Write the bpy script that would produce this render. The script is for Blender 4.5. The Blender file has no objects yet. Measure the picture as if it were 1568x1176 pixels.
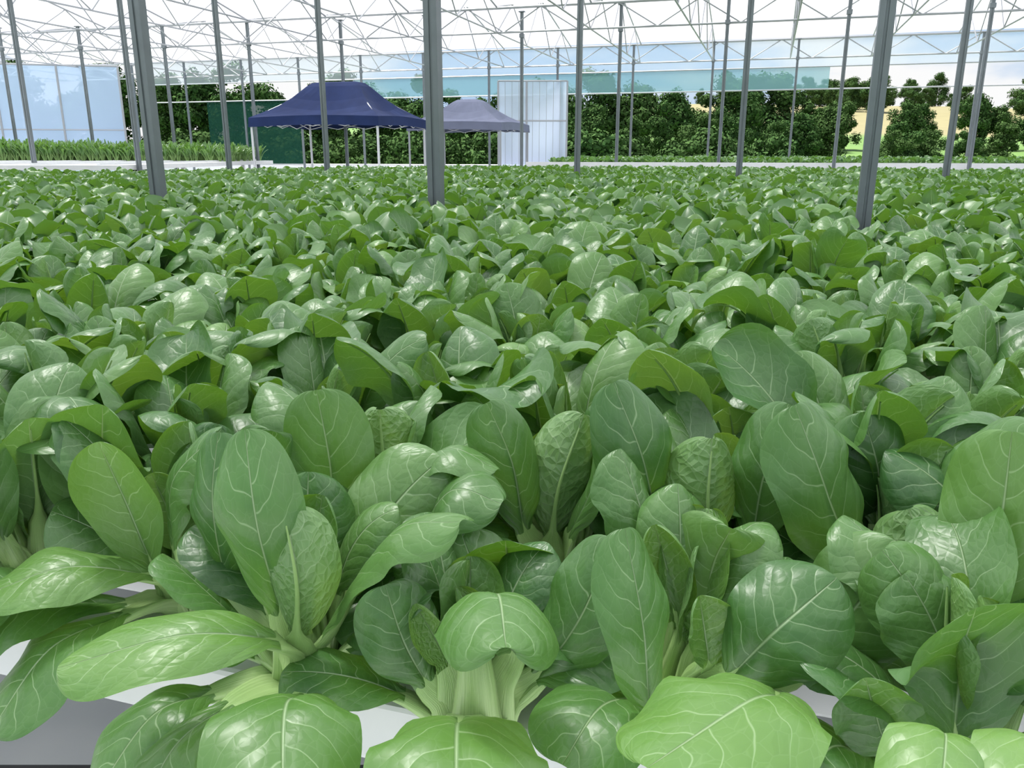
import bpy, math, random
import numpy as np
from mathutils import Vector, Matrix, noise as mnoise
scene=bpy.context.scene
scene.view_settings.view_transform='Standard'
scene.view_settings.exposure=.12
R=math.radians
UD=np.array([.956,-.292,0.]); VD=np.array([.292,.956,0.])
def uv(u,v,z=0.): return UD*u+VD*v+np.array([0,0,z])
def link(o,parent=None):
    scene.collection.objects.link(o)
    if parent: o.parent=parent
    return o
# ---------------------------------------------------------------- materials
class NT:
    def __init__(s,name):
        s.m=bpy.data.materials.new(name); s.m.use_nodes=True
        s.t=s.m.node_tree; s.t.nodes.clear()
        s.out=s.n('ShaderNodeOutputMaterial')
    def n(s,t,**k):
        nd=s.t.nodes.new(t)
        for a,b in k.items(): setattr(nd,a,b)
        return nd
    def l(s,a,b): s.t.links.new(a,b)
    def set(s,sock,v):
        if isinstance(v,bpy.types.NodeSocket): s.l(v,sock)
        else: sock.default_value=v
    def math(s,op,a,b=None,c=None,clamp=False):
        nd=s.n('ShaderNodeMath',operation=op,use_clamp=clamp)
        s.set(nd.inputs[0],a)
        if b is not None: s.set(nd.inputs[1],b)
        if c is not None: s.set(nd.inputs[2],c)
        return nd.outputs[0]
    def mix(s,f,a,b):
        nd=s.n('ShaderNodeMix',data_type='RGBA')
        s.set(nd.inputs[0],f); s.set(nd.inputs[6],a); s.set(nd.inputs[7],b)
        return nd.outputs[2]
    def smooth(s,x,a,b,lo=0.,hi=1.):
        nd=s.n('ShaderNodeMapRange',interpolation_type='SMOOTHSTEP')
        s.set(nd.inputs[0],x); s.set(nd.inputs[1],a); s.set(nd.inputs[2],b); s.set(nd.inputs[3],lo); s.set(nd.inputs[4],hi)
        return nd.outputs[0]
    def noise(s,scale,vec=None,detail=3,rough=.5):
        nd=s.n('ShaderNodeTexNoise'); nd.inputs['Scale'].default_value=scale
        nd.inputs['Detail'].default_value=detail; nd.inputs['Roughness'].default_value=rough
        if vec is not None: s.l(vec,nd.inputs['Vector'])
        return nd.outputs['Fac']
def c4(c): return (c[0],c[1],c[2],1)
def simple(name,col,rough=.5,metal=0.,nscale=0,namt=.2,spec=.5,bump=0.):
    s=NT(name); p=s.n('ShaderNodeBsdfPrincipled')
    p.inputs['Roughness'].default_value=rough; p.inputs['Metallic'].default_value=metal
    p.inputs['Specular IOR Level'].default_value=spec
    if nscale:
        tc=s.n('ShaderNodeTexCoord'); f=s.noise(nscale,tc.outputs['Object'],3)
        d=tuple(x*(1-namt) for x in col); e=tuple(min(1,x*(1+namt)) for x in col)
        s.l(s.mix(f,c4(d),c4(e)),p.inputs['Base Color'])
    else: p.inputs['Base Color'].default_value=c4(col)
    s.l(p.outputs[0],s.out.inputs[0]); return s.m
def film(name,col,transp,dif=.3):
    s=NT(name)
    t=s.n('ShaderNodeBsdfTransparent'); tr=s.n('ShaderNodeBsdfTranslucent'); d=s.n('ShaderNodeBsdfDiffuse')
    tr.inputs[0].default_value=c4(col); d.inputs[0].default_value=c4(col)
    t.inputs[0].default_value=c4([.5+.5*x for x in col])
    a=s.n('ShaderNodeMixShader'); a.inputs[0].default_value=dif; s.l(tr.outputs[0],a.inputs[1]); s.l(d.outputs[0],a.inputs[2])
    b=s.n('ShaderNodeMixShader'); b.inputs[0].default_value=transp; s.l(a.outputs[0],b.inputs[1]); s.l(t.outputs[0],b.inputs[2])
    s.l(b.outputs[0],s.out.inputs[0]); return s.m

def leaf_material(far=False):
    s=NT('pak_choi_blade'+('_distant' if far else ''))
    at=s.n('ShaderNodeAttribute',attribute_name='lv'); at2=s.n('ShaderNodeAttribute',attribute_name='lc')
    sep=s.n('ShaderNodeSeparateXYZ'); s.l(at.outputs['Vector'],sep.inputs[0])
    sp2=s.n('ShaderNodeSeparateXYZ'); s.l(at2.outputs['Vector'],sp2.inputs[0])
    u,v,rnd=sep.outputs; youth,wid,crk=sp2.outputs
    a=s.math('ABSOLUTE',u)
    mw=s.math('MULTIPLY_ADD',v,-.038,.054)
    mid=s.smooth(a,0.,mw,1.,0.)
    dark=s.mix(rnd,(.034,.118,.028,1),(.085,.205,.050,1))
    yng=s.mix(rnd,(.15,.32,.060,1),(.24,.42,.11,1))
    base=s.mix(youth,dark,yng)
    if not far:
        comb=s.n('ShaderNodeCombineXYZ'); s.l(s.math('MULTIPLY',u,.45),comb.inputs[0]); s.l(v,comb.inputs[1]); s.l(s.math('MULTIPLY',rnd,17.),comb.inputs[2])
        cv=comb.outputs[0]
        n1=s.noise(5,cv,1); n0=s.math('SUBTRACT',n1,.5)
        side=s.math('GREATER_THAN',u,0.)
        ph=s.math('MULTIPLY',s.math('POWER',a,1.25),-.30)
        ph=s.math('ADD',v,ph)
        ph=s.math('MULTIPLY_ADD',n0,.14,ph)
        ph=s.math('MULTIPLY',ph,6.5)
        ph=s.math('MULTIPLY_ADD',side,.45,ph)
        ph=s.math('MULTIPLY_ADD',rnd,3.,ph)
        fr=s.math('FRACT',ph); dd=s.math('ABSOLUTE',s.math('SUBTRACT',fr,.5))
        sv=s.smooth(dd,0.,s.math('MULTIPLY_ADD',a,-.030,.055),1.,0.)
        sv=s.math('MULTIPLY',sv,s.smooth(a,.45,.95,1.,.1))
        vo=s.n('ShaderNodeTexVoronoi',feature='DISTANCE_TO_EDGE'); s.l(cv,vo.inputs['Vector']); vo.inputs['Scale'].default_value=14
        ter=s.smooth(vo.outputs['Distance'],0.,.05,1.,0.)
        veins=s.math('MAXIMUM',mid,s.math('MULTIPLY',sv,.6))
        veins=s.math('MAXIMUM',veins,s.math('MULTIPLY',ter,s.math('MULTIPLY_ADD',crk,.25,.08)))
        base=s.mix(s.smooth(n1,.4,.75,0.,.3),base,(.11,.25,.07,1))
    else: veins=mid
    base=s.mix(s.smooth(v,.0,.22,.35,0.),base,(.18,.35,.09,1))
    geo=s.n('ShaderNodeNewGeometry')
    base_b=s.mix(.5,base,(.15,.28,.12,1))
    base=s.mix(geo.outputs['Backfacing'],base,base_b)
    col=s.mix(s.math('MULTIPLY',veins,.72),base,(.44,.60,.34,1))
    p=s.n('ShaderNodeBsdfPrincipled'); s.l(col,p.inputs['Base Color']); p.inputs['Roughness'].default_value=.38
    p.inputs['Specular IOR Level'].default_value=.68
    tr=s.n('ShaderNodeBsdfTranslucent')
    tc=s.mix(youth,(.18,.42,.02,1),(.36,.58,.06,1))
    if not far: tc=s.mix(s.math('MULTIPLY',veins,.5),tc,(.5,.7,.2,1))
    s.l(tc,tr.inputs[0])
    if not far:
        q=s.math('POWER',s.math('MULTIPLY',dd,2.),.7)
        h=s.math('MULTIPLY',q,.30)
        h=s.math('MULTIPLY_ADD',vo.outputs['Distance'],s.math('MULTIPLY_ADD',crk,1.4,.25),h)
        h=s.math('MULTIPLY_ADD',mid,-.6,h)
        b=s.n('ShaderNodeBump'); b.inputs['Distance'].default_value=.0024; b.inputs['Strength'].default_value=.75
        s.l(h,b.inputs['Height'])
        s.l(b.outputs[0],p.inputs['Normal'])
    m=s.n('ShaderNodeMixShader'); m.inputs[0].default_value=.20
    s.l(p.outputs[0],m.inputs[1]); s.l(tr.outputs[0],m.inputs[2]); s.l(m.outputs[0],s.out.inputs[0])
    return s.m
def petiole_material():
    s=NT('pak_choi_petiole')
    at=s.n('ShaderNodeAttribute',attribute_name='lv'); sep=s.n('ShaderNodeSeparateXYZ'); s.l(at.outputs['Vector'],sep.inputs[0])
    u,v,rnd=sep.outputs
    comb=s.n('ShaderNodeCombineXYZ'); s.l(s.math('MULTIPLY',u,9.),comb.inputs[0]); s.l(v,comb.inputs[1]); s.l(s.math('MULTIPLY',rnd,9.),comb.inputs[2])
    f=s.noise(2.5,comb.outputs[0],1)
    c=s.mix(s.smooth(v,0.,.5),(.50,.66,.31,1),(.30,.48,.16,1))
    c=s.mix(s.smooth(f,.35,.7,0.,.5),c,(.25,.42,.13,1))
    p=s.n('ShaderNodeBsdfPrincipled'); s.l(c,p.inputs['Base Color']); p.inputs['Roughness'].default_value=.32
    b=s.n('ShaderNodeBump'); b.inputs['Distance'].default_value=.001; b.inputs['Strength'].default_value=.6; s.l(f,b.inputs['Height']); s.l(b.outputs[0],p.inputs['Normal'])
    s.l(p.outputs[0],s.out.inputs[0]); return s.m
M_LEAF=leaf_material(); M_PET=petiole_material(); M_LEAF_F=leaf_material(True); M_PET_F=simple('pak_choi_petiole_distant',(.28,.45,.15),.35)

# ---------------------------------------------------------------- leaf builder
class MB:
    def __init__(s): s.v=[];s.f=[];s.m=[];s.lv=[];s.lc=[];s.n=0
    def grid(s,P,lv,lc,mat,closed=False):
        a,b=P.shape[:2]
        idx=np.arange(a*b).reshape(a,b)+s.n
        if closed:
            j=np.arange(b); k=(j+1)%b
            q=np.stack([idx[:-1][:,j],idx[:-1][:,k],idx[1:][:,k],idx[1:][:,j]],-1).reshape(-1,4)
        else:
            q=np.stack([idx[:-1,:-1],idx[:-1,1:],idx[1:,1:],idx[1:,:-1]],-1).reshape(-1,4)
        s.v.append(P.reshape(-1,3)); s.lv.append(lv.reshape(-1,3)); s.lc.append(lc.reshape(-1,3))
        s.f.append(q); s.m.append(np.full(len(q),mat)); s.n+=a*b
    def mesh(s,name,mats):
        me=bpy.data.meshes.new(name)
        v=np.concatenate(s.v); f=np.concatenate(s.f); m=np.concatenate(s.m)
        me.vertices.add(len(v)); me.vertices.foreach_set('co',v.astype(np.float32).ravel())
        me.loops.add(len(f)*4); me.loops.foreach_set('vertex_index',f.astype(np.int32).ravel())
        me.polygons.add(len(f)); me.polygons.foreach_set('loop_start',np.arange(0,len(f)*4,4,dtype=np.int32))
        me.polygons.foreach_set('material_index',m.astype(np.int32))
        me.polygons.foreach_set('use_smooth',np.ones(len(f),dtype=bool))
        for nm,arr in (('lv',s.lv),('lc',s.lc)):
            A=me.attributes.new(nm,'FLOAT_VECTOR','POINT'); A.data.foreach_set('vector',np.concatenate(arr).astype(np.float32).ravel())
        for x in mats: me.materials.append(x)
        me.update(calc_edges=True); me.validate(); return me
def build_leaf(mb,C,N,sb,W,kap,wave,rnd,youth,nu=13,nv=22,tip=.38,pw0=.018,crinkle=0.,rs=None,npt=16,nr=8):
    rs=rs or np.random.RandomState(int(rnd*1e6)%99991)
    d=np.linalg.norm(np.diff(C,axis=0),axis=1); s=np.concatenate([[0],np.cumsum(d)]); L=s[-1]; s=s/L
    T=np.gradient(C,s,axis=0); T/=np.linalg.norm(T,axis=1)[:,None]
    N=N-(N*T).sum(1)[:,None]*T; N/=np.linalg.norm(N,axis=1)[:,None]
    B=np.cross(T,N)
    ip=lambda A,q: np.stack([np.interp(q,s,A[:,i]) for i in range(3)],1)
    t=(1-np.cos(np.pi*np.linspace(0,1,nv)))/2; t[0]=0; t=t*.998
    q=sb+(1-sb)*t
    prof=(t**.66)*((1-t)**tip); prof/=prof.max()
    pm=pw0*.62
    w=np.maximum(W*prof,pm*(1-t)**.5*(t<.3))+1e-5
    u=np.linspace(-1,1,nu); u=np.sign(u)*np.abs(u)**.9
    k=(kap*(.55+.45*t))[:,None]; k=np.where(np.abs(k)<.02,.02,k)
    uu=u[None,:]; ww=w[:,None]; tt=t[:,None]
    ob=ww*np.sin(k*uu)/k
    on=-ww*(1-np.cos(k*uu))/k
    p1,p2=rs.rand(2)*6.28; fr=1.4+rs.rand()*1.4
    edge=np.abs(uu)**2.2
    on=on+wave*W*edge*np.where(uu>0,np.sin(6.28*fr*tt+p1),np.sin(6.28*fr*tt+p2))*np.sin(np.pi*np.clip(tt*1.0,0,1))**.5
    ph=(tt-.30*np.abs(uu)**1.25)*6.5+.45*(uu>0)+3*rnd
    on=on+(.020+crinkle*.05)*W*(np.abs(((ph%1)-.5)*2)**1.2)*np.sin(np.pi*np.clip(np.abs(uu),0,1))**.8*np.sin(np.pi*tt)**.5
    if crinkle>0:
        on=on+crinkle*W*.03*np.sin(uu*9+tt*23+p1)*np.sin(tt*31+uu*6+p2)*np.sin(np.pi*tt)
    on=on-W*.10*(1-np.abs(uu))**6*(1-tt)
    Cq,Nq,Bq=ip(C,q),ip(N,q),ip(B,q)
    P=Cq[:,None,:]+Bq[:,None,:]*ob[:,:,None]+Nq[:,None,:]*(on[:,:,None]+.0012)
    lv=np.zeros(P.shape); lv[...,0]=uu; lv[...,1]=tt; lv[...,2]=rnd
    lc=np.zeros(P.shape); lc[...,0]=youth; lc[...,1]=W; lc[...,2]=crinkle
    mb.grid(P,lv,lc,0)
    q=np.linspace(0,1,npt)**.9; q=q*(sb+(1-sb)*.9)
    b1=sb+(1-sb)*.12; b2=sb+(1-sb)*.3
    w0=np.interp(q,[0,sb*.3,sb,b1,b2,1],[pw0*1.35,pw0,pw0*.60,.0045,.0022,.0006])
    th=np.interp(q,[0,sb*.3,sb,b1,b2,1],[.0076,.0068,.0052,.0034,.0022,.0006])
    sink=np.interp(q,[0,sb,b1,1],[.9,.95,1.3,1.35])
    extra=np.interp(q,[0,sb,b1,b2,1],[0,0,.06*W,.07*W,.01*W])
    Cq,Nq,Bq=ip(C,q),ip(N,q),ip(B,q)
    f=np.linspace(0,2*np.pi,nr+1)[:-1]
    cup=np.interp(q,[0,sb,b1,1],[.5,.30,0,0])
    b=w0[:,None]*np.cos(f); n=th[:,None]*np.sin(f)-(th*sink+extra)[:,None]+cup[:,None]*w0[:,None]*np.cos(f)**2
    P=Cq[:,None,:]+Bq[:,None,:]*b[...,None]+Nq[:,None,:]*n[...,None]
    lv=np.zeros(P.shape); lv[...,0]=np.cos(f)[None,:]; lv[...,1]=q[:,None]; lv[...,2]=rnd
    mb.grid(P,lv,np.zeros(P.shape),1,closed=True)
def radial_leaf(mb,az,a0,Lp,Lb,W,bend,kap,wave,rnd,youth,twist=0.,side=0.,base=(0,0,0),r0=.012,sh=1.3,**kw):
    n=60; q=np.linspace(0,1,n); L=Lp+Lb; sb=Lp/L
    t=np.clip((q-sb)/(1-sb),0,1)
    al=a0-.18*np.sin(np.pi*np.clip(q/sb,0,1))+bend*t**sh
    ds=L/(n-1)
    r=r0+np.concatenate([[0],np.cumsum(np.sin(al[:-1])*ds)]); z=np.concatenate([[0],np.cumsum(np.cos(al[:-1])*ds)])
    sd=side*(q**2)*L
    er=np.array([math.cos(az),math.sin(az),0]); et=np.array([-math.sin(az),math.cos(az),0]); ez=np.array([0,0,1.])
    C=np.array(base)+r[:,None]*er+z[:,None]*ez+sd[:,None]*et
    N=-np.cos(al)[:,None]*er+np.sin(al)[:,None]*ez
    tw=(twist*np.clip(q*1.2,0,1))[:,None]
    N=N*np.cos(tw)+et*np.sin(tw)
    build_leaf(mb,C,N,sb,W,kap,wave,rnd,youth,**kw)
def plant(mb,rs,n=12,base=(0,0,0),sc=1.,azr=None,fmin=0.,skirt=0,skirt_az=None,**kw):
    ph=rs.rand()*6.28
    for i in range(skirt):
        az=ph+i*6.283/skirt+rs.uniform(-.3,.3)
        if skirt_az: az=skirt_az[0]+(skirt_az[1]-skirt_az[0])*(i+.5)/skirt+rs.uniform(-.2,.2)
        radial_leaf(mb,az,R(rs.uniform(36,60)),rs.uniform(.05,.08),rs.uniform(.10,.13),rs.uniform(.042,.052),R(rs.uniform(10,45)),rs.uniform(.4,1.),
            rs.uniform(.03,.1),rs.rand(),0.,twist=rs.uniform(-.4,.4),side=rs.uniform(-.2,.2),base=base,rs=rs,sh=1.,**kw)
    for i in range(n):
        f=fmin+(1-fmin)*i/(n-1); az=ph+i*2.39996+rs.uniform(-.25,.25)
        if azr: az=rs.uniform(*azr)
        a0=R(25*(1-f)**1.1+3+rs.uniform(-6,8))
        Lp=(.118-.04*f+rs.uniform(-.028,.020))*sc
        Lb=(.165-.05*f+rs.uniform(-.02,.015))*sc
        W=(.066-.022*f+rs.uniform(-.008,.004))*sc
        bend=R((84-50*f)+rs.uniform(-58,48))
        if f<.74:
            kap=rs.uniform(.7,1.6); youth=rs.uniform(0,.22)+(.4 if rs.rand()<.10 else 0); cr=rs.uniform(0,.12)
        else:
            kap=-rs.uniform(1.,2.2); youth=rs.uniform(.2,.8)*f; cr=rs.uniform(.05,.5)
            bend*=.4
        if f<.5 and rs.rand()<.2: kap=-rs.uniform(.5,1.)
        radial_leaf(mb,az,a0,Lp,Lb,W,bend,kap,rs.uniform(.03,.13),rs.rand(),youth,twist=rs.uniform(-.7,.7),side=rs.uniform(-.25,.25),base=base,crinkle=cr,rs=rs,sh=rs.uniform(.9,2.2),**kw)
# ---------------------------------------------------------------- scatter via geometry nodes
def scatter(name,pts,rots,scl,idx,coll):
    me=bpy.data.meshes.new(name); me.from_pydata([tuple(p) for p in pts],[],[])
    a=me.attributes.new('irot','FLOAT_VECTOR','POINT'); a.data.foreach_set('vector',np.array(rots,dtype=np.float32).ravel())
    a=me.attributes.new('iscl','FLOAT','POINT'); a.data.foreach_set('value',np.array(scl,dtype=np.float32))
    a=me.attributes.new('iidx','INT','POINT'); a.data.foreach_set('value',np.array(idx,dtype=np.int32))
    o=link(bpy.data.objects.new(name,me))
    g=bpy.data.node_groups.new(name+'_gn','GeometryNodeTree')
    g.interface.new_socket('Geometry',in_out='INPUT',socket_type='NodeSocketGeometry')
    g.interface.new_socket('Geometry',in_out='OUTPUT',socket_type='NodeSocketGeometry')
    N=g.nodes; gi=N.new('NodeGroupInput'); go=N.new('NodeGroupOutput')
    ci=N.new('GeometryNodeCollectionInfo'); ci.inputs['Collection'].default_value=coll
    ci.inputs['Separate Children'].default_value=True; ci.inputs['Reset Children'].default_value=True
    ip=N.new('GeometryNodeInstanceOnPoints'); ip.inputs['Pick Instance'].default_value=True
    def na(nm,dt):
        x=N.new('GeometryNodeInputNamedAttribute'); x.data_type=dt; x.inputs['Name'].default_value=nm; return [q for q in x.outputs if q.enabled][0]
    g.links.new(gi.outputs[0],ip.inputs['Points']); g.links.new(ci.outputs[0],ip.inputs['Instance'])
    g.links.new(na('iidx','INT'),ip.inputs['Instance Index'])
    g.links.new(na('irot','FLOAT_VECTOR'),ip.inputs['Rotation']); g.links.new(na('iscl','FLOAT'),ip.inputs['Scale'])
    g.links.new(ip.outputs[0],go.inputs[0])
    md=o.modifiers.new('scatter','NODES'); md.node_group=g
    return o
NVAR=14
vc=bpy.data.collections.new('pak_choi_variants')
for i in range(2*NVAR):
    mb=MB(); rs=np.random.RandomState(100+i%NVAR)
    if i<NVAR: plant(mb,rs,n=12+i%3,skirt=5)
    else: plant(mb,rs,n=12+i%3,skirt=0,nu=7,nv=10,npt=6,nr=4)
    me=mb.mesh('pak_choi_plant',[M_LEAF,M_PET] if i<NVAR else [M_LEAF_F,M_PET_F])
    vc.objects.link(bpy.data.objects.new('pak_choi_plant_%02d'%i,me))

# hero plants: crown, leaves = (blade start, mid, tip, half width, curvature, adaxial hint, youth, crinkle)
HERO=[
 ((-.2,.69,.01),[
  ((-.212,.665,.090),(-.213,.625,.195),(-.228,.66,.273),.040,.9,(0,-1,.3),.05,0),
  ((-.287,.74,.076),(-.287,.72,.172),(-.281,.74,.243),.038,1.,(-.3,-1,.3),.0,0),
  ((-.192,.645,.080),(-.183,.625,.15),(-.193,.635,.210),.044,-1.7,(0,1,.2),.70,.8),
  ((-.175,.67,.07),(-.106,.65,.18),(-.040,.60,.215),.042,1.2,(-.8,.2,1),.22,0),
  ((-.205,.625,.092),(-.269,.59,.1195),(-.366,.57,.10),.042,.6,(.4,-.1,1),.6,.1),
  ((-.175,.60,.055),(-.175,.54,.090),(-.155,.45,.065),.060,.7,(0,.5,1),.30,0),
  ((-.277,.65,.020),(-.316,.61,.026),(-.357,.56,-.03),.046,.7,(-.1,-.2,1),.1,0),
  ((-.25,.62,.03),(-.285,.57,.02),(-.31,.52,-.05),.034,1.1,(.2,.2,1),.2,0),
  ((-.25,.70,.03),(-.30,.68,.06),(-.34,.65,.07),.040,.9,(.3,0,1),.0,0)],(.3,2.4),.9),
 ((-.37,.84,.01),[
  ((-.415,.85,.05),(-.468,.88,.148),(-.446,.85,.237),.062,-.9,(.1,-1,.3),.12,0),
  ((-.391,.80,.07),(-.406,.79,.15),(-.414,.77,.223),.042,-1.,(.1,-1,.3),.4,0),
  ((-.366,.80,.09),(-.355,.79,.169),(-.292,.76,.233),.038,1.2,(-.6,-.6,.5),.15,0),
  ((-.384,.78,.07),(-.448,.74,.10),(-.515,.71,.084),.044,.6,(.3,-.1,1),.6,.1),
  ((-.407,.76,.035),(-.452,.70,.035),(-.486,.64,-.02),.060,.5,(-.2,0,1),.1,0),
  ((-.42,.79,.03),(-.50,.75,.05),(-.57,.70,.01),.055,.6,(.2,.2,1),.0,0)],(.2,3.4),.95),
 ((-.56,.87,.01),[
  ((-.60,.82,.05),(-.63,.75,.10),(-.66,.66,.08),.055,.8,(.2,.5,1),.1,0),
  ((-.55,.82,.05),(-.55,.75,.09),(-.54,.68,.06),.055,.8,(0,.5,1),.0,0),
  ((-.57,.83,.08),(-.58,.80,.17),(-.60,.80,.25),.050,.9,(.1,-1,.4),.1,0)],(0,6.28),1.),
 ((-.034,.62,.01),[
  ((-.030,.60,.105),(-.012,.575,.168),(-.004,.49,.172),.060,1.5,(0,.9,1),.35,.1),
  ((-.02,.67,.04),(-.006,.71,.11),(-.006,.68,.160),.058,-.6,(0,-1,.3),.02,0),
  ((.021,.63,.050),(.057,.62,.113),(.088,.64,.180),.040,.8,(-.3,-.8,.5),.05,0),
  ((-.074,.62,.050),(-.092,.61,.098),(-.108,.62,.148),.038,.9,(.2,-.9,.5),.1,0),
  ((-.042,.57,.055),(-.040,.50,.098),(-.034,.40,.090),.066,.7,(0,.5,1),.42,0),
  ((-.055,.62,.068),(-.069,.62,.101),(-.083,.62,.13),.022,-1.9,(0,-1,.3),.8,.6),
  ((-.05,.66,.05),(-.035,.70,.10),(-.05,.73,.145),.042,1.,(0,-1,.3),.1,0),
  ((.00,.62,.08),(-.01,.60,.12),(-.015,.58,.15),.022,1.2,(0,-.6,1),.3,0)],(.8,2.4),.7),
 ((.16,.66,.01),[
  ((.117,.58,.055),(.104,.57,.14),(.09,.60,.210),.036,.8,(.5,-.8,.3),.0,0),
  ((.18,.67,.06),(.188,.69,.124),(.2,.68,.172),.052,.9,(0,-.7,.7),.3,0),
  ((.184,.60,.072),(.214,.58,.13),(.266,.60,.165),.052,.9,(-.2,-.8,.7),.12,0),
  ((.265,.66,.033),(.303,.64,.114),(.339,.65,.172),.055,.8,(-.3,-.7,.7),.2,0),
  ((.172,.62,.07),(.167,.62,.1),(.159,.62,.138),.032,-1.6,(.3,-1,.2),.4,.2),
  ((.215,.57,.08),(.170,.50,.125),(.085,.43,.125),.062,.6,(.3,.3,1),.5,.1),
  ((.116,.62,.04),(.073,.57,.066),(.038,.52,.05),.050,.5,(.3,.3,1),.0,0)],(.6,2.2),.85),
 ((.38,.56,.01),[
  ((.356,.55,.045),(.362,.57,.109),(.345,.54,.175),.064,-.35,(0,-1,.4),.0,0),
  ((.31,.50,.090),(.29,.46,.125),(.25,.39,.105),.040,.8,(.3,.4,1),.55,0),
  ((.37,.50,.09),(.345,.45,.125),(.31,.37,.105),.042,.8,(.3,.4,1),.6,0),
  ((.31,.56,.03),(.285,.55,.08),(.27,.54,.115),.036,-.9,(-.3,-1,.3),.2,0),
  ((.30,.57,.02),(.25,.54,.05),(.21,.50,.03),.044,.8,(.5,0,1),.0,0)],(.9,2.3),.8),
 ((.53,.69,.01),[
  ((.429,.66,.075),(.432,.66,.173),(.434,.67,.268),.054,.8,(-.6,-.8,.2),.25,0),
  ((.47,.64,.05),(.44,.60,.10),(.41,.55,.09),.050,.8,(.2,.5,1),.0,0)],(0,6.28),.95),
 ((.06,.885,.01),[
  ((.046,.86,.070),(.052,.845,.144),(.080,.86,.222),.062,-2.1,(0,1,.1),.70,.8),
  ((.165,.86,.06),(.141,.80,.18),(.105,.82,.270),.048,.9,(.2,-.9,.4),.0,0),
  ((.0625,.83,.09),(.089,.82,.163),(.102,.83,.264),.030,1.,(-.9,-.3,.3),.2,0),
  ((.0156,.85,.085),(.0007,.83,.175),(-.027,.83,.245),.040,1.,(.2,-.8,.5),.1,0),
  ((-.00,.77,.09),(-.055,.74,.113),(-.119,.73,.11),.044,.8,(.2,0,1),.0,0),
  ((.09,.82,.05),(.12,.77,.09),(.13,.72,.09),.040,.9,(-.2,.5,1),.0,0)],(0.3,2.8),.95),
 ((.25,.86,.01),[
  ((.211,.80,.085),(.204,.79,.155),(.208,.80,.215),.064,-2.1,(0,1,.1),.75,.8),
  ((.263,.82,.0845),(.268,.81,.171),(.293,.82,.246),.047,.9,(-.5,-.7,.4),.15,0),
  ((.37,.80,.06),(.318,.76,.17),(.282,.78,.258),.054,.8,(.3,-.9,.3),.0,0),
  ((.26,.79,.04),(.26,.74,.08),(.27,.69,.07),.047,.8,(0,.5,1),.0,0)],(0.,3.1),.95),
 ((.42,.81,.01),[
  ((.417,.72,.07),(.398,.70,.123),(.38,.72,.172),.066,-1.8,(0,1,.1),.8,.8),
  ((.4215,.86,.081),(.405,.84,.16),(.387,.86,.225),.050,.9,(0,-.9,.4),.15,0),
  ((.447,.78,.115),(.4655,.76,.187),(.503,.74,.247),.050,1.1,(-.5,-.6,.7),.2,0),
  ((.40,.76,.03),(.37,.72,.07),(.35,.68,.06),.048,.8,(0,.5,1),.0,0)],(0.,3.1),.95),
 ((-.17,.88,.01),[
  ((-.196,.82,.09),(-.193,.81,.18),(-.2045,.82,.262),.047,.5,(0,-.9,.4),.15,0),
  ((-.143,.87,.12),(-.146,.87,.177),(-.148,.87,.224),.055,-2.1,(0,1,.1),.8,.8),
  ((-.127,.84,.125),(-.072,.81,.2),(-.015,.78,.187),.040,1.,(-.3,.2,1),.15,0),
  ((-.112,.79,.10),(-.061,.75,.178),(-.01,.73,.172),.048,.9,(-.2,-.4,1),.15,0),
  ((-.25,.84,.08),(-.27,.82,.15),(-.25,.81,.22),.048,.9,(.1,-.9,.4),.05,0),
  ((-.14,.80,.04),(-.12,.75,.08),(-.12,.70,.07),.046,.8,(0,.5,1),.0,0)],(0.,3.1),1.),
]
def catmull(P,n=24):
    P=np.array(P,float); P=np.vstack([2*P[0]-P[1],P,2*P[-1]-P[-2]]); out=[]
    for i in range(1,len(P)-2):
        for q in np.linspace(0,1,n,endpoint=False):
            a,b,c,d=P[i-1:i+3]
            out.append(.5*((2*b)+(-a+c)*q+(2*a-5*b+4*c-d)*q*q+(-a+3*b-3*c+d)*q**3))
    out.append(P[-2]); return np.array(out)
rsH=np.random.RandomState(77)
for crown,leaves,azr,fs in HERO:
    mb=MB(); cr=np.array(crown)
    for S,Mi,T,W,kap,hint,youth,crk in leaves:
        S=np.array(S);out=(S-cr)*np.array([1,1,0]); st=cr+out/(np.linalg.norm(out)+1e-6)*.014-np.array([0,0,.012])
        m0=(st+S)/2-out*.10+np.array([0,0,.008])
        C=catmull([st,m0,S,Mi,T])
        d=np.linalg.norm(np.diff(C,axis=0),axis=1); s_=np.concatenate([[0],np.cumsum(d)]); sb=s_[48]/s_[-1]
        N=np.repeat(np.array(hint,float)[None,:],len(C),0)
        build_leaf(mb,C,N,sb,W*1.04,kap,rsH.uniform(.06,.14),rsH.rand(),youth,nu=21,nv=36,crinkle=crk,rs=rsH,npt=24,nr=12,pw0=.021)
    plant(mb,rsH,n=9,base=(cr[0],cr[1]+.01,0),sc=fs,azr=azr,skirt=6,skirt_az=(-.5,3.64))
    me=mb.mesh('pak_choi_plant',[M_LEAF,M_PET]); link(bpy.data.objects.new('pak_choi_plant',me))

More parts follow.
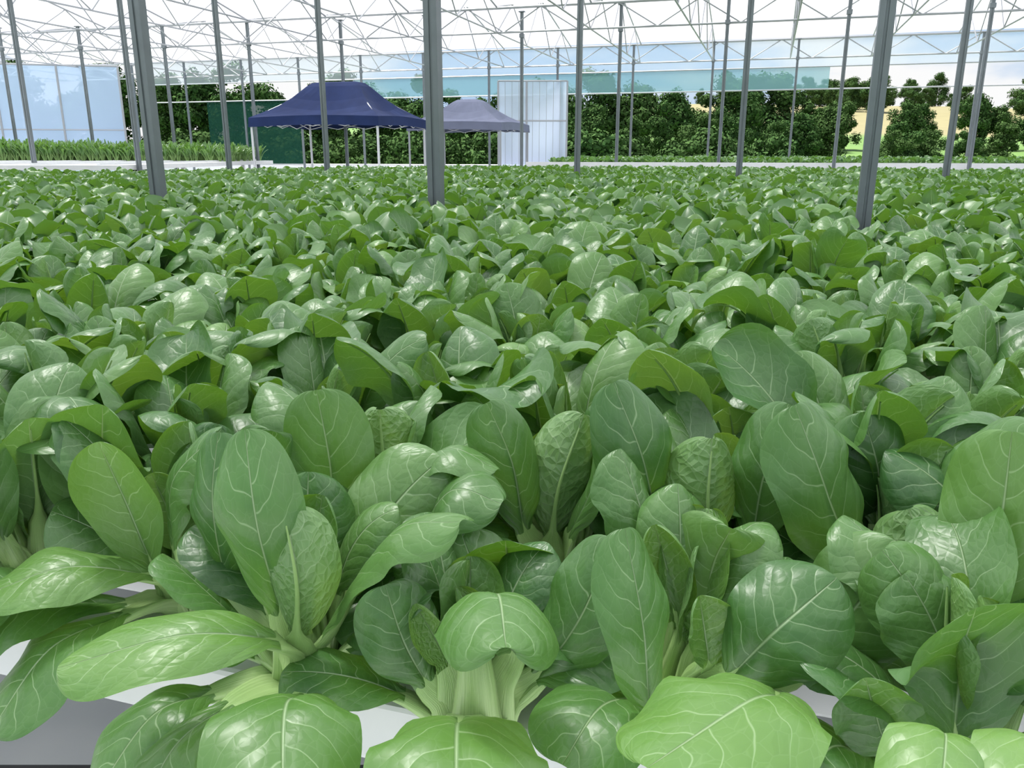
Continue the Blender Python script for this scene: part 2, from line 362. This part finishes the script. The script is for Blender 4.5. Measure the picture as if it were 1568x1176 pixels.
rs=np.random.RandomState(5)
def far_edge(x):
    return float(np.interp(x,[-12,-5,-3.5,0,2,10],[12.6,13.2,16.5,18,16.8,13]))
HC=np.array([h[0][:2] for h in HERO])
POSTS=[(-3.55,4.25,.038),(-1.78,4.37,.038),(.37,3.56,.028),(2.5,3.6,.034),(-5.5,4.3,.038)]
PX=np.array([uv(a,b)[:2] for a,b,_ in POSTS])
pts=[];rots=[];scl=[];idx=[]
SP=.195
for k in range(0,130):
    v=.64+SP*k
    for j in range(-110,110):
        u=(j+.5*(k%2))*SP-.03
        p=uv(u+rs.uniform(-.025,.025),v+rs.uniform(-.025,.025),.0)
        x,y=p[0],p[1]
        if y<.3 or y>far_edge(x) or abs(x)>.72*y+1.1: continue
        if k==0 and -.85<u<.45: continue
        if np.min(np.hypot(HC[:,0]-x,HC[:,1]-y))<.12: continue
        if np.min(np.hypot(PX[:,0]-x,PX[:,1]-y))<.09: continue
        pts.append(p); rots.append((rs.uniform(-.1,.1),rs.uniform(-.1,.1),rs.rand()*6.28)); scl.append(rs.uniform(.86,1.15)); idx.append(rs.randint(NVAR)+(NVAR if y>3.2 else 0))
scatter('pak_choi_crop',pts,rots,scl,idx,vc)

# ---------------------------------------------------------------- generic mesh helpers
def tubes(name,segs,mat,parent=None,n=6):
    V=[];F=[]
    for a,b,r in segs:
        a=Vector(a);b=Vector(b);d=(b-a).normalized()
        x=d.orthogonal().normalized(); y=d.cross(x); o=len(V)
        for p in (a,b):
            for i in range(n):
                f=2*math.pi*i/n; V.append(p+(x*math.cos(f)+y*math.sin(f))*r)
        for i in range(n):
            j=(i+1)%n; F.append((o+i,o+j,o+n+j,o+n+i))
        F.append(tuple(o+i for i in reversed(range(n)))); F.append(tuple(o+n+i for i in range(n)))
    me=bpy.data.meshes.new(name); me.from_pydata([tuple(v) for v in V],[],F); me.materials.append(mat)
    me.update(); return link(bpy.data.objects.new(name,me),parent)
def boxes(name,bl,mat,parent=None,bevel=0):
    V=[];F=[]
    for c,ax,ay,az in bl:
        c=np.array(c,float);ax=np.array(ax,float);ay=np.array(ay,float);az=np.array(az,float);o=len(V)
        for sx,sy,sz in ((-1,-1,-1),(1,-1,-1),(1,1,-1),(-1,1,-1),(-1,-1,1),(1,-1,1),(1,1,1),(-1,1,1)):
            V.append(tuple(c+sx*ax+sy*ay+sz*az))
        for q in ((0,3,2,1),(4,5,6,7),(0,1,5,4),(1,2,6,5),(2,3,7,6),(3,0,4,7)): F.append(tuple(o+i for i in q))
    me=bpy.data.meshes.new(name); me.from_pydata(V,[],F); me.materials.append(mat); me.update()
    o=link(bpy.data.objects.new(name,me),parent)
    if bevel: m=o.modifiers.new('b','BEVEL'); m.width=bevel; m.segments=2
    return o
def sheet(name,V,F,mat,parent=None):
    me=bpy.data.meshes.new(name); me.from_pydata([tuple(map(float,v)) for v in V],[],F); me.materials.append(mat); me.update()
    return link(bpy.data.objects.new(name,me),parent)
STEEL=simple('galvanised_steel',(.16,.185,.20),.45,.35,6,.25)
STEEL_L=simple('light_steel',(.34,.36,.38),.45,.4)
WHITE=simple('white_pvc',(.68,.70,.70),.4,0,12,.08)
GZ=-.8
gut=[]
for k in range(0,100):
    v=.64+SP*k
    if v>17.5: break
    ul=-(.72*v+2.6); ur=(.72*v+1.2)
    ul=max(ul,-13);ur=min(ur,11)
    if k==0: ul=-.92
    if v>11: ul=max(ul,-7.5)
    gut.append((uv((ul+ur)/2,v,-.035),UD*(ur-ul)/2,VD*.045,(0,0,.035)))
boxes('growing_gutters',gut,WHITE,bevel=.006)
sup=[]
for u in np.arange(-12,11,1.5):
    v1=16.5 if u>-7 else 10.5
    v0=max(.6,(abs(u)-1.)/.8)
    if v1>v0: sup.append((uv(u,(v0+v1)/2,-.10),UD*.03,VD*(v1-v0)/2,(0,0,.028)))
    for v in np.arange(v0+.1,v1,2.0): sup.append((uv(u,v,-.46),UD*.02,VD*.02,(0,0,.34)))
boxes('gutter_support_frame',sup,STEEL_L)
# floor
s=NT('ground_cover'); tc=s.n('ShaderNodeTexCoord'); f=s.noise(3,tc.outputs['Object'],4)
br=s.n('ShaderNodeTexBrick'); s.l(tc.outputs['Object'],br.inputs['Vector']); br.inputs['Scale'].default_value=1.; br.inputs['Mortar Size'].default_value=.006
br.inputs['Brick Width'].default_value=2.;br.inputs['Row Height'].default_value=.5
cc=s.mix(f,(.72,.72,.72,1),(.84,.84,.83,1)); cc=s.mix(br.outputs['Fac'],cc,(.08,.08,.08,1))
p=s.n('ShaderNodeBsdfPrincipled'); s.l(cc,p.inputs['Base Color']); p.inputs['Roughness'].default_value=.7; s.l(p.outputs[0],s.out.inputs[0])
sheet('floor',[uv(-40,-6,GZ),uv(40,-6,GZ),uv(40,28,GZ),uv(-40,28,GZ)],[(0,1,2,3)],s.m)

# posts
ROW2=[(-12.2,11.6),(-10.1,11.7),(-8.2,11.5),(-6.35,11.3),(-4.35,10.9),(-2.4,10.76),(-.35,10.4),(1.9,10.5),(4.1,10.5)]
ROW3=[(-19,17.6),(-16.9,18),(-14.7,18.4),(-12.4,18.6),(-10.1,19),(-7.9,19),(-5.6,19.1),(-3.3,18.8),(-1.05,18.4),(1.2,17.8),(3.6,17.8),(5.9,17.6),(8.3,17.4)]
ROW4=[(u,25.7) for u in (-22,-19.8,-17.5,-15.3,-13,-10.8,-8.6,-6.4,-4.1,-1.8,.5,2.8,5.1,7.5,9.9,12.3)]
allp=POSTS+[(a,b,.035) for a,b in ROW2]+[(a,b,.034) for a,b in ROW3]+[(a,b,.032) for a,b in ROW4]
ZT=3.05
def post_mesh(r):
    hx,hy,g=r,r*.8,r*.22
    prof=[(-hx,-hy),(-g,-hy),(-g*.7,-hy+g),(g*.7,-hy+g),(g,-hy),(hx,-hy),(hx,hy),(g,hy),(g*.7,hy-g),(-g*.7,hy-g),(-g,hy),(-hx,hy)]
    V=[];F=[];n=len(prof)
    for z in (GZ,ZT+.5):
        for x,y in prof: V.append((x,y,z))
    for i in range(n): F.append((i,(i+1)%n,n+(i+1)%n,n+i))
    F.append(tuple(range(n,2*n)))
    def bx(cx,cy,cz,sx,sy,sz):
        o=len(V)
        for a,b,c in ((-1,-1,-1),(1,-1,-1),(1,1,-1),(-1,1,-1),(-1,-1,1),(1,-1,1),(1,1,1),(-1,1,1)): V.append((cx+a*sx,cy+b*sy,cz+c*sz))
        for q in ((0,3,2,1),(4,5,6,7),(0,1,5,4),(1,2,6,5),(2,3,7,6),(3,0,4,7)): F.append(tuple(o+i for i in q))
    bx(0,0,GZ+.008,r*2.2,r*2.2,.008)
    bx(0,0,ZT,r*1.5,r*1.3,.04)
    bx(0,0,ZT+.5,r*2.,r*1.6,.01)
    me=bpy.data.meshes.new('post'); me.from_pydata(V,[],F); me.materials.append(STEEL); me.update(); return me
pm={}
for a,b,r in allp:
    if r not in pm: pm[r]=post_mesh(r)
    o=link(bpy.data.objects.new('greenhouse_post',pm[r])); o.location=uv(a,b); o.rotation_euler=(0,0,-.296)
# trusses
rows=[-2.8,4.2,11.,18.5,25.7]
seg=[]
U0,U1=-26,16
for v in rows:
    seg.append((uv(U0,v,ZT),uv(U1,v,ZT),.022)); seg.append((uv(U0,v,ZT+.5),uv(U1,v,ZT+.5),.03))
    u=U0;i=0
    while u<U1:
        a,b=(ZT,ZT+.5) if i%2==0 else (ZT+.5,ZT)
        seg.append((uv(u,v,a),uv(u+.84,v,b),.014)); u+=.84;i+=1
tubes('roof_truss',seg,STEEL_L)
RID=.75
def roofz(v):
    for a,b in zip(rows[:-1],rows[1:]):
        if a<=v<=b:
            m=(v-a)/(b-a); return ZT+.55+RID*(1-abs(2*m-1))
    return ZT+.55
seg=[]
for u in np.arange(-24.9,16,2.1):
    for a,b in zip(rows[:-1],rows[1:]):
        m=(a+b)/2
        seg.append((uv(u,a,ZT+.52),uv(u,m,ZT+.52+RID),.02)); seg.append((uv(u,m,ZT+.52+RID),uv(u,b,ZT+.52),.02))
        seg.append((uv(u,a,ZT),uv(u,b,ZT),.018))
        nn=6
        for i in range(nn):
            va=a+(b-a)*i/nn; vb=a+(b-a)*(i+1)/nn
            seg.append((uv(u,va,ZT if i%2==0 else roofz(va)-.04),uv(u,vb,ZT if i%2 else roofz(vb)-.04),.014))
tubes('roof_rafter_frame',seg,STEEL_L)
seg=[]
for a,b in zip(rows[:-1],rows[1:]):
    v=a+(b-a)*.5; seg.append((uv(U0,v,roofz(v)-.02),uv(U1,v,roofz(v)-.02),.014))
tubes('roof_purlins',seg,STEEL_L)
V=[];F=[]
for a,b in zip(rows[:-1],rows[1:]):
    o=len(V); m=(a+b)/2
    for v in (a,m,b):
        V.append(uv(U0-.3,v,roofz(v) if v==m else ZT+.56)); V.append(uv(U1+.3,v,roofz(v) if v==m else ZT+.56))
    F+= [(o,o+1,o+3,o+2),(o+2,o+3,o+5,o+4)]
sheet('ceiling',V,F,film('roof_film',(.76,.75,.79),.27,.48))

# back wall
WV=26.1
def wall(name,pa,pb,z0,z1,mat,parent=None):
    a=np.array(pa);b=np.array(pb); V=[(a[0],a[1],z0),(b[0],b[1],z0),(b[0],b[1],z1),(a[0],a[1],z1)]
    return sheet(name,V,[(0,1,2,3)],mat,parent)
TEAL=film('teal_netting',(.26,.48,.54),.5); CLEAR=film('clear_film',(.75,.85,.95),.7); PALE=film('pale_film',(.46,.60,.82),.25)
GREEN=film('green_screen',(.015,.06,.045),.25)
e=bpy.data.objects.new('wall_back',None); link(e)
wall('upper_film',uv(-22,WV),uv(16,WV),2.85,3.62,CLEAR,e)
wall('teal_net',uv(-13.5,WV),uv(1.4,WV),2.25,2.85,TEAL,e)
wall('kick_sheet',uv(-22,WV),uv(16,WV),GZ,.12,WHITE,e)
wall('green_net',uv(-19.3,WV),uv(-15.6,WV),.12,2.25,GREEN,e)
tubes('rails',[(uv(-22,WV,z),uv(16,WV,z),.02) for z in (.12,2.25,2.85,3.6)],STEEL_L,e)
e=bpy.data.objects.new('wall_left',None); link(e)
A=(-26.,24.,0);B=(-12.3,27.2,0)
wall('film_panel',A,B,GZ,3.1,PALE,e)
sg=[]
for i in range(9):
    q=i/8; x=A[0]+(B[0]-A[0])*q; y=A[1]+(B[1]-A[1])*q-.03
    sg.append(((x,y,GZ),(x,y,3.1),.035))
sg.append(((A[0],A[1]-.03,3.1),(B[0],B[1]-.03,3.1),.03)); sg.append(((A[0],A[1]-.03,1.2),(B[0],B[1]-.03,1.2),.02))
tubes('frame',sg,STEEL_L,e,8)
e=bpy.data.objects.new('door_1',None); link(e)
dx0,dx1=-.42,1.68; dy=26.3
POLY=film('polycarbonate',(.55,.62,.78),.15)
wall('panel',(dx0,dy),(dx1,dy),GZ,2.6,POLY,e)
sg=[((x,dy-.03,GZ),(x,dy-.03,2.6),.03) for x in (dx0,.45,dx1)]+[((dx0,dy-.03,z),(dx1,dy-.03,z),.025) for z in (2.6,1.45,GZ+.1)]
sg+=[((x,dy-.02,GZ),(x,dy-.02,2.6),.006) for x in np.arange(dx0,dx1,.21)]
tubes('frame',sg,STEEL_L,e)

boxes('empty_bench',[((-11.2,18.2,.27),(4.9,-.3,0),(0,4.4,0),(0,0,.04))]+[((-15.6+ i*1.1,18.2,.32),(.03,0,0),(0,4.3,0),(0,0,.02)) for i in range(9)]+[((x,y,-.28),(.04,0,0),(0,.04,0),(0,0,.52)) for x in (-15,-11,-7) for y in (14.5,18,22)],WHITE)
boxes('bench_edge_panel',[(uv(3.,18.1,.12),UD*8.2,VD*.03,(0,0,.19)),(uv(3.,18.1,-.4),UD*8.0,VD*.05,(0,0,.4))],WHITE)
boxes('rear_bench',[(uv(3.,21.2,.1),UD*8.,VD*2.2,(0,0,.05))]+[(uv(u,v,-.37),UD*.04,VD*.04,(0,0,.43)) for u in (-4,0,4,8,10.5) for v in (19.5,23)],WHITE)
pts=[];rots=[];scl=[];idx=[]
for a in np.arange(-4.8,10.8,.2):
    for v in np.arange(19.2,23.2,.25):
        pts.append(uv(a+rs.uniform(-.04,.04),v,.15)); rots.append((0,0,rs.rand()*6.28)); scl.append(rs.uniform(.9,1.2)); idx.append(rs.randint(NVAR)+NVAR)
scatter('rear_pak_choi_crop',pts,rots,scl,idx,vc)
hc=bpy.data.collections.new('herb_variants')
for i in range(4):
    mb=MB(); r2=np.random.RandomState(300+i)
    for j in range(16):
        radial_leaf(mb,r2.rand()*6.28,R(r2.uniform(3,35)),.12,.26*r2.uniform(.7,1.1),.022,R(r2.uniform(10,70)),.6,.1,r2.rand(),r2.uniform(.1,.5),nu=5,nv=8,pw0=.004,npt=5,nr=4)
    hc.objects.link(bpy.data.objects.new('herb_plant_%d'%i,mb.mesh('herb_plant',[M_LEAF_F,M_PET_F])))
pts=[];rots=[];scl=[];idx=[]
for x in np.arange(-15.6,-6.6,.16):
    for y in np.arange(19.8,22.4,.25):
        pts.append((x+rs.uniform(-.05,.05),y+rs.uniform(-.05,.05)-.05*(x+10),.31)); rots.append((0,0,rs.rand()*6.28)); scl.append(rs.uniform(.9,1.35)*float(np.interp(x,[-15,-5],[1.2,.85]))); idx.append(rs.randint(4))
scatter('herb_crop',pts,rots,scl,idx,hc)

# gazebos
def gazebo(name,loc,rot,hx,hy,ez,pz,ridge,mat,legmat):
    e=bpy.data.objects.new(name,None); link(e); e.location=(loc[0],loc[1],0); e.rotation_euler=(0,0,rot)
    V=[];F=[]
    rings=[(1.01,ez-.2,0),(1.0,ez,0),(.8,ez+(pz-ez)*.16,.02),(.6,ez+(pz-ez)*.34,.03),(.42,ez+(pz-ez)*.55,.02),(.22,ez+(pz-ez)*.86,.0),(.14,pz-.03,0),(.0,pz,0)]
    m=10
    def ringpts(sc,z,sag):
        x=ridge+(hx-ridge)*sc; y=hy*sc if sc>0 else .02
        c=[(-x,-y),(x,-y),(x,y),(-x,y)]; P=[]
        for i in range(4):
            a=c[i];b=c[(i+1)%4]
            for j in range(m):
                q=j/m; s_=math.sin(math.pi*q)
                inw=.06*s_*sc*(1 if sc<1 else .3)
                px=a[0]+(b[0]-a[0])*q; py=a[1]+(b[1]-a[1])*q
                P.append((px*(1-inw*.5),py*(1-inw),z-sag*s_*4+(.04*s_ if sc>=1 else 0)))
        return P
    for sc,z,sg_ in rings: V+=ringpts(sc,z,sg_)
    n=4*m
    for k in range(len(rings)-1):
        for i in range(n): F.append((k*n+i,k*n+(i+1)%n,(k+1)*n+(i+1)%n,(k+1)*n+i))
    sheet('canopy',V,F,mat,e)
    sg=[]
    cs=[(-hx+.04,-hy+.04),(hx-.04,-hy+.04),(hx-.04,hy-.04),(-hx+.04,hy-.04)]
    for c in cs:
        sg.append(((c[0],c[1],GZ),(c[0],c[1],ez),.028)); sg.append(((c[0],c[1],GZ),(c[0],c[1],GZ+.02),.07))
        sg.append(((c[0],c[1],ez-.02),(math.copysign(ridge,c[0]),0,pz-.08),.014))
    for i in range(4):
        a=cs[i];b=cs[(i+1)%4]; k=4
        for j in range(k):
            p=[a[t]+(b[t]-a[t])*j/k for t in (0,1)]; q=[a[t]+(b[t]-a[t])*(j+1)/k for t in (0,1)]
            sg.append(((*p,ez-.04),(*q,ez-.19),.009)); sg.append(((*p,ez-.19),(*q,ez-.04),.009))
    tubes('frame',sg,legmat,e)
NAVY=simple('navy_canvas',(.016,.030,.095),.8,0,3,.3,.15); GREY=simple('grey_canvas',(.15,.17,.24),.8,0,3,.2,.15)
gazebo('navy_gazebo',(-4.0,20.),-.30,1.6,1.3,1.26,2.08,.42,NAVY,simple('white_legs',(.6,.62,.64),.4))
gazebo('grey_gazebo',(-1.15,23.6),-.3,1.32,1.3,1.26,1.92,.15,GREY,STEEL_L)

# ---------------------------------------------------------------- outdoors
s=NT('countryside'); tc=s.n('ShaderNodeTexCoord'); f=s.noise(.03,tc.outputs['Object'],3); f2=s.noise(.6,tc.outputs['Object'],6)
sx=s.n('ShaderNodeSeparateXYZ'); s.l(tc.outputs['Object'],sx.inputs[0])
g=s.mix(f2,(.06,.14,.025,1),(.14,.24,.05,1)); y=s.mix(f2,(.18,.16,.075,1),(.25,.22,.10,1))
fac=s.math('MULTIPLY',s.smooth(sx.outputs[0],18.,30.),s.smooth(sx.outputs[1],70.,80.)); fac=s.math('MULTIPLY',fac,s.smooth(f,.38,.45))
p=s.n('ShaderNodeBsdfPrincipled'); s.l(s.mix(fac,g,y),p.inputs['Base Color']); p.inputs['Roughness'].default_value=.9; s.l(p.outputs[0],s.out.inputs[0])
def tz(x,y):
    return -.85+ float(np.interp(y,[28,60,160,260],[0,1.2,8.5,11]))*(1+.2*math.sin(x*.03))*(1 if x>0 else max(.35,1+x*.006))+.3*math.sin(x*.1+y*.07)*min(1,max(0,(y-34)/20))
xs=np.linspace(-220,260,70); ys=np.concatenate([np.linspace(-60,28,6),np.linspace(31,260,50)])
V=[(x,y,tz(x,y)-.03) for y in ys for x in xs]; n=len(xs)
F=[(j*n+i,j*n+i+1,(j+1)*n+i+1,(j+1)*n+i) for j in range(len(ys)-1) for i in range(n-1)]
sheet('countryside_ground',V,F,s.m)
s=NT('foliage'); tc=s.n('ShaderNodeTexCoord'); f=s.noise(1.6,tc.outputs['Object'],4,.7); oi=s.n('ShaderNodeObjectInfo')
c=s.mix(s.smooth(f,.3,.7),(.020,.055,.018,1),(.085,.155,.05,1)); c=s.mix(s.math('MULTIPLY',oi.outputs['Random'],.5),c,(.075,.12,.04,1))
p=s.n('ShaderNodeBsdfDiffuse'); s.l(c,p.inputs['Color']); s.l(p.outputs[0],s.out.inputs[0]); FOL=s.m
BARK=simple('bark',(.10,.075,.05),.9)
def tree_mesh(seed,h=7.,w=2.6,nl=9000,low=.05,lsz=(.08,.18)):
    g=np.random.RandomState(seed); nb=34
    z=g.uniform(low+.05,.92,nb); rad=w*np.sin(np.pi*np.minimum(1,z*.85+.12))**.6*g.uniform(.15,.95,nb); a=g.uniform(0,6.28,nb)
    c=np.stack([np.cos(a)*rad,np.sin(a)*rad,z*h],1); b=g.uniform(.18,.42,nb)*w*np.where(z>.75,.75,1)
    i=g.randint(nb,size=nl); d=g.normal(size=(nl,3)); d/=np.linalg.norm(d,axis=1)[:,None]
    q=c[i]+d*(b[i]*g.uniform(.45,1.15,nl))[:,None]
    t=np.cross(d,g.normal(size=(nl,3))); t/=np.linalg.norm(t,axis=1)[:,None]; t=t+d*g.uniform(-.8,.8,nl)[:,None]; t/=np.linalg.norm(t,axis=1)[:,None]
    bb=np.cross(d,t); bb/=np.linalg.norm(bb,axis=1)[:,None]
    sz=g.uniform(*lsz,nl)[:,None]
    V=np.stack([q+t*sz,q+bb*sz*.7,q-t*sz,q-bb*sz*.7],1).reshape(-1,3)
    F=np.arange(nl*4).reshape(-1,4); V=list(map(tuple,V)); F=list(map(tuple,F)); mi=[0]*nl
    for k in range(6):
        zz=h*.6*k/5; rr=.2*(1-.6*k/5); o=len(V)
        for j in range(8): V.append((math.cos(j*math.pi/4)*rr+.1*math.sin(k),math.sin(j*math.pi/4)*rr,zz-.3))
        if k:
            for j in range(8): F.append((o-8+j,o-8+(j+1)%8,o+(j+1)%8,o+j)); mi.append(1)
    me=bpy.data.meshes.new('tree'); me.from_pydata(V,[],F); me.materials.append(FOL); me.materials.append(BARK)
    me.polygons.foreach_set('material_index',mi); me.update(); return me
tms=[tree_mesh(i,7+i*.3,2.6+.15*i,11000) for i in range(4)]
r=random.Random(3)
def tree(x,y,sc,nm='broadleaf_tree'):
    o=link(bpy.data.objects.new(nm,r.choice(tms))); o.location=(x,y,tz(x,y)-.1); o.scale=(sc*r.uniform(.95,1.25),sc,sc*r.uniform(.9,1.1)); o.rotation_euler=(0,0,r.uniform(0,6.28))
x=-42
while x<20:
    tree(x,56+r.uniform(-3,3),r.uniform(.62,.80)); x+=r.uniform(1.8,2.6)
x=20
while x<62:
    tree(x,58+r.uniform(-4,4),r.uniform(.42,.62)); x+=r.uniform(1.8,2.8)
x=2
while x<44:
    tree(x,44+r.uniform(-2,2),r.uniform(.30,.42)); x+=r.uniform(1.5,2.2)
for i in range(90): tree(r.uniform(35,150),r.uniform(100,175),r.uniform(.4,.75))
bms=tree_mesh(50,1.5,1.1,3500,.0,(.04,.09))
for i in range(30):
    o=link(bpy.data.objects.new('shrub',bms)); x=r.uniform(-17,12); y=r.uniform(35,39); o.location=(x,y,tz(x,y)-.1); k=r.uniform(.9,1.4); o.scale=(k*1.3,k,k); o.rotation_euler=(0,0,r.uniform(0,6))

# ---------------------------------------------------------------- sky + sun
w=bpy.data.worlds.new('sky'); scene.world=w; w.use_nodes=True; t=w.node_tree; t.nodes.clear()
s=NT.__new__(NT); s.t=t; s.out=s.n('ShaderNodeOutputWorld')
tc=s.n('ShaderNodeTexCoord'); sx=s.n('ShaderNodeSeparateXYZ'); s.l(tc.outputs['Generated'],sx.inputs[0])
mp=s.n('ShaderNodeMapping'); s.l(tc.outputs['Generated'],mp.inputs[0]); mp.inputs['Scale'].default_value=(1,1,3.)
f=s.noise(2.6,mp.outputs[0],6,.55)
blue=s.mix(s.smooth(sx.outputs[2],0.,.6),(.48,.66,.90,1),(.38,.56,.88,1))
col=s.mix(s.smooth(f,.40,.58),blue,(1,1,1,1))
bg=s.n('ShaderNodeBackground'); s.l(col,bg.inputs[0]); bg.inputs[1].default_value=.9
s.l(bg.outputs[0],s.out.inputs[0])
L=bpy.data.lights.new('sun','SUN'); L.energy=10.5; L.angle=R(11); L.color=(1,.97,.92)
o=link(bpy.data.objects.new('sun',L)); o.rotation_euler=Vector((.30,-.30,-1.)).to_track_quat('-Z','Y').to_euler()
cam=bpy.data.cameras.new('camera'); cam.lens=36*1250/1568; cam.sensor_width=36; cam.clip_start=.02; cam.clip_end=600
co=link(bpy.data.objects.new('camera',cam)); co.location=(0,0,.5); co.rotation_euler=(R(90-15.8),0,0); scene.camera=co
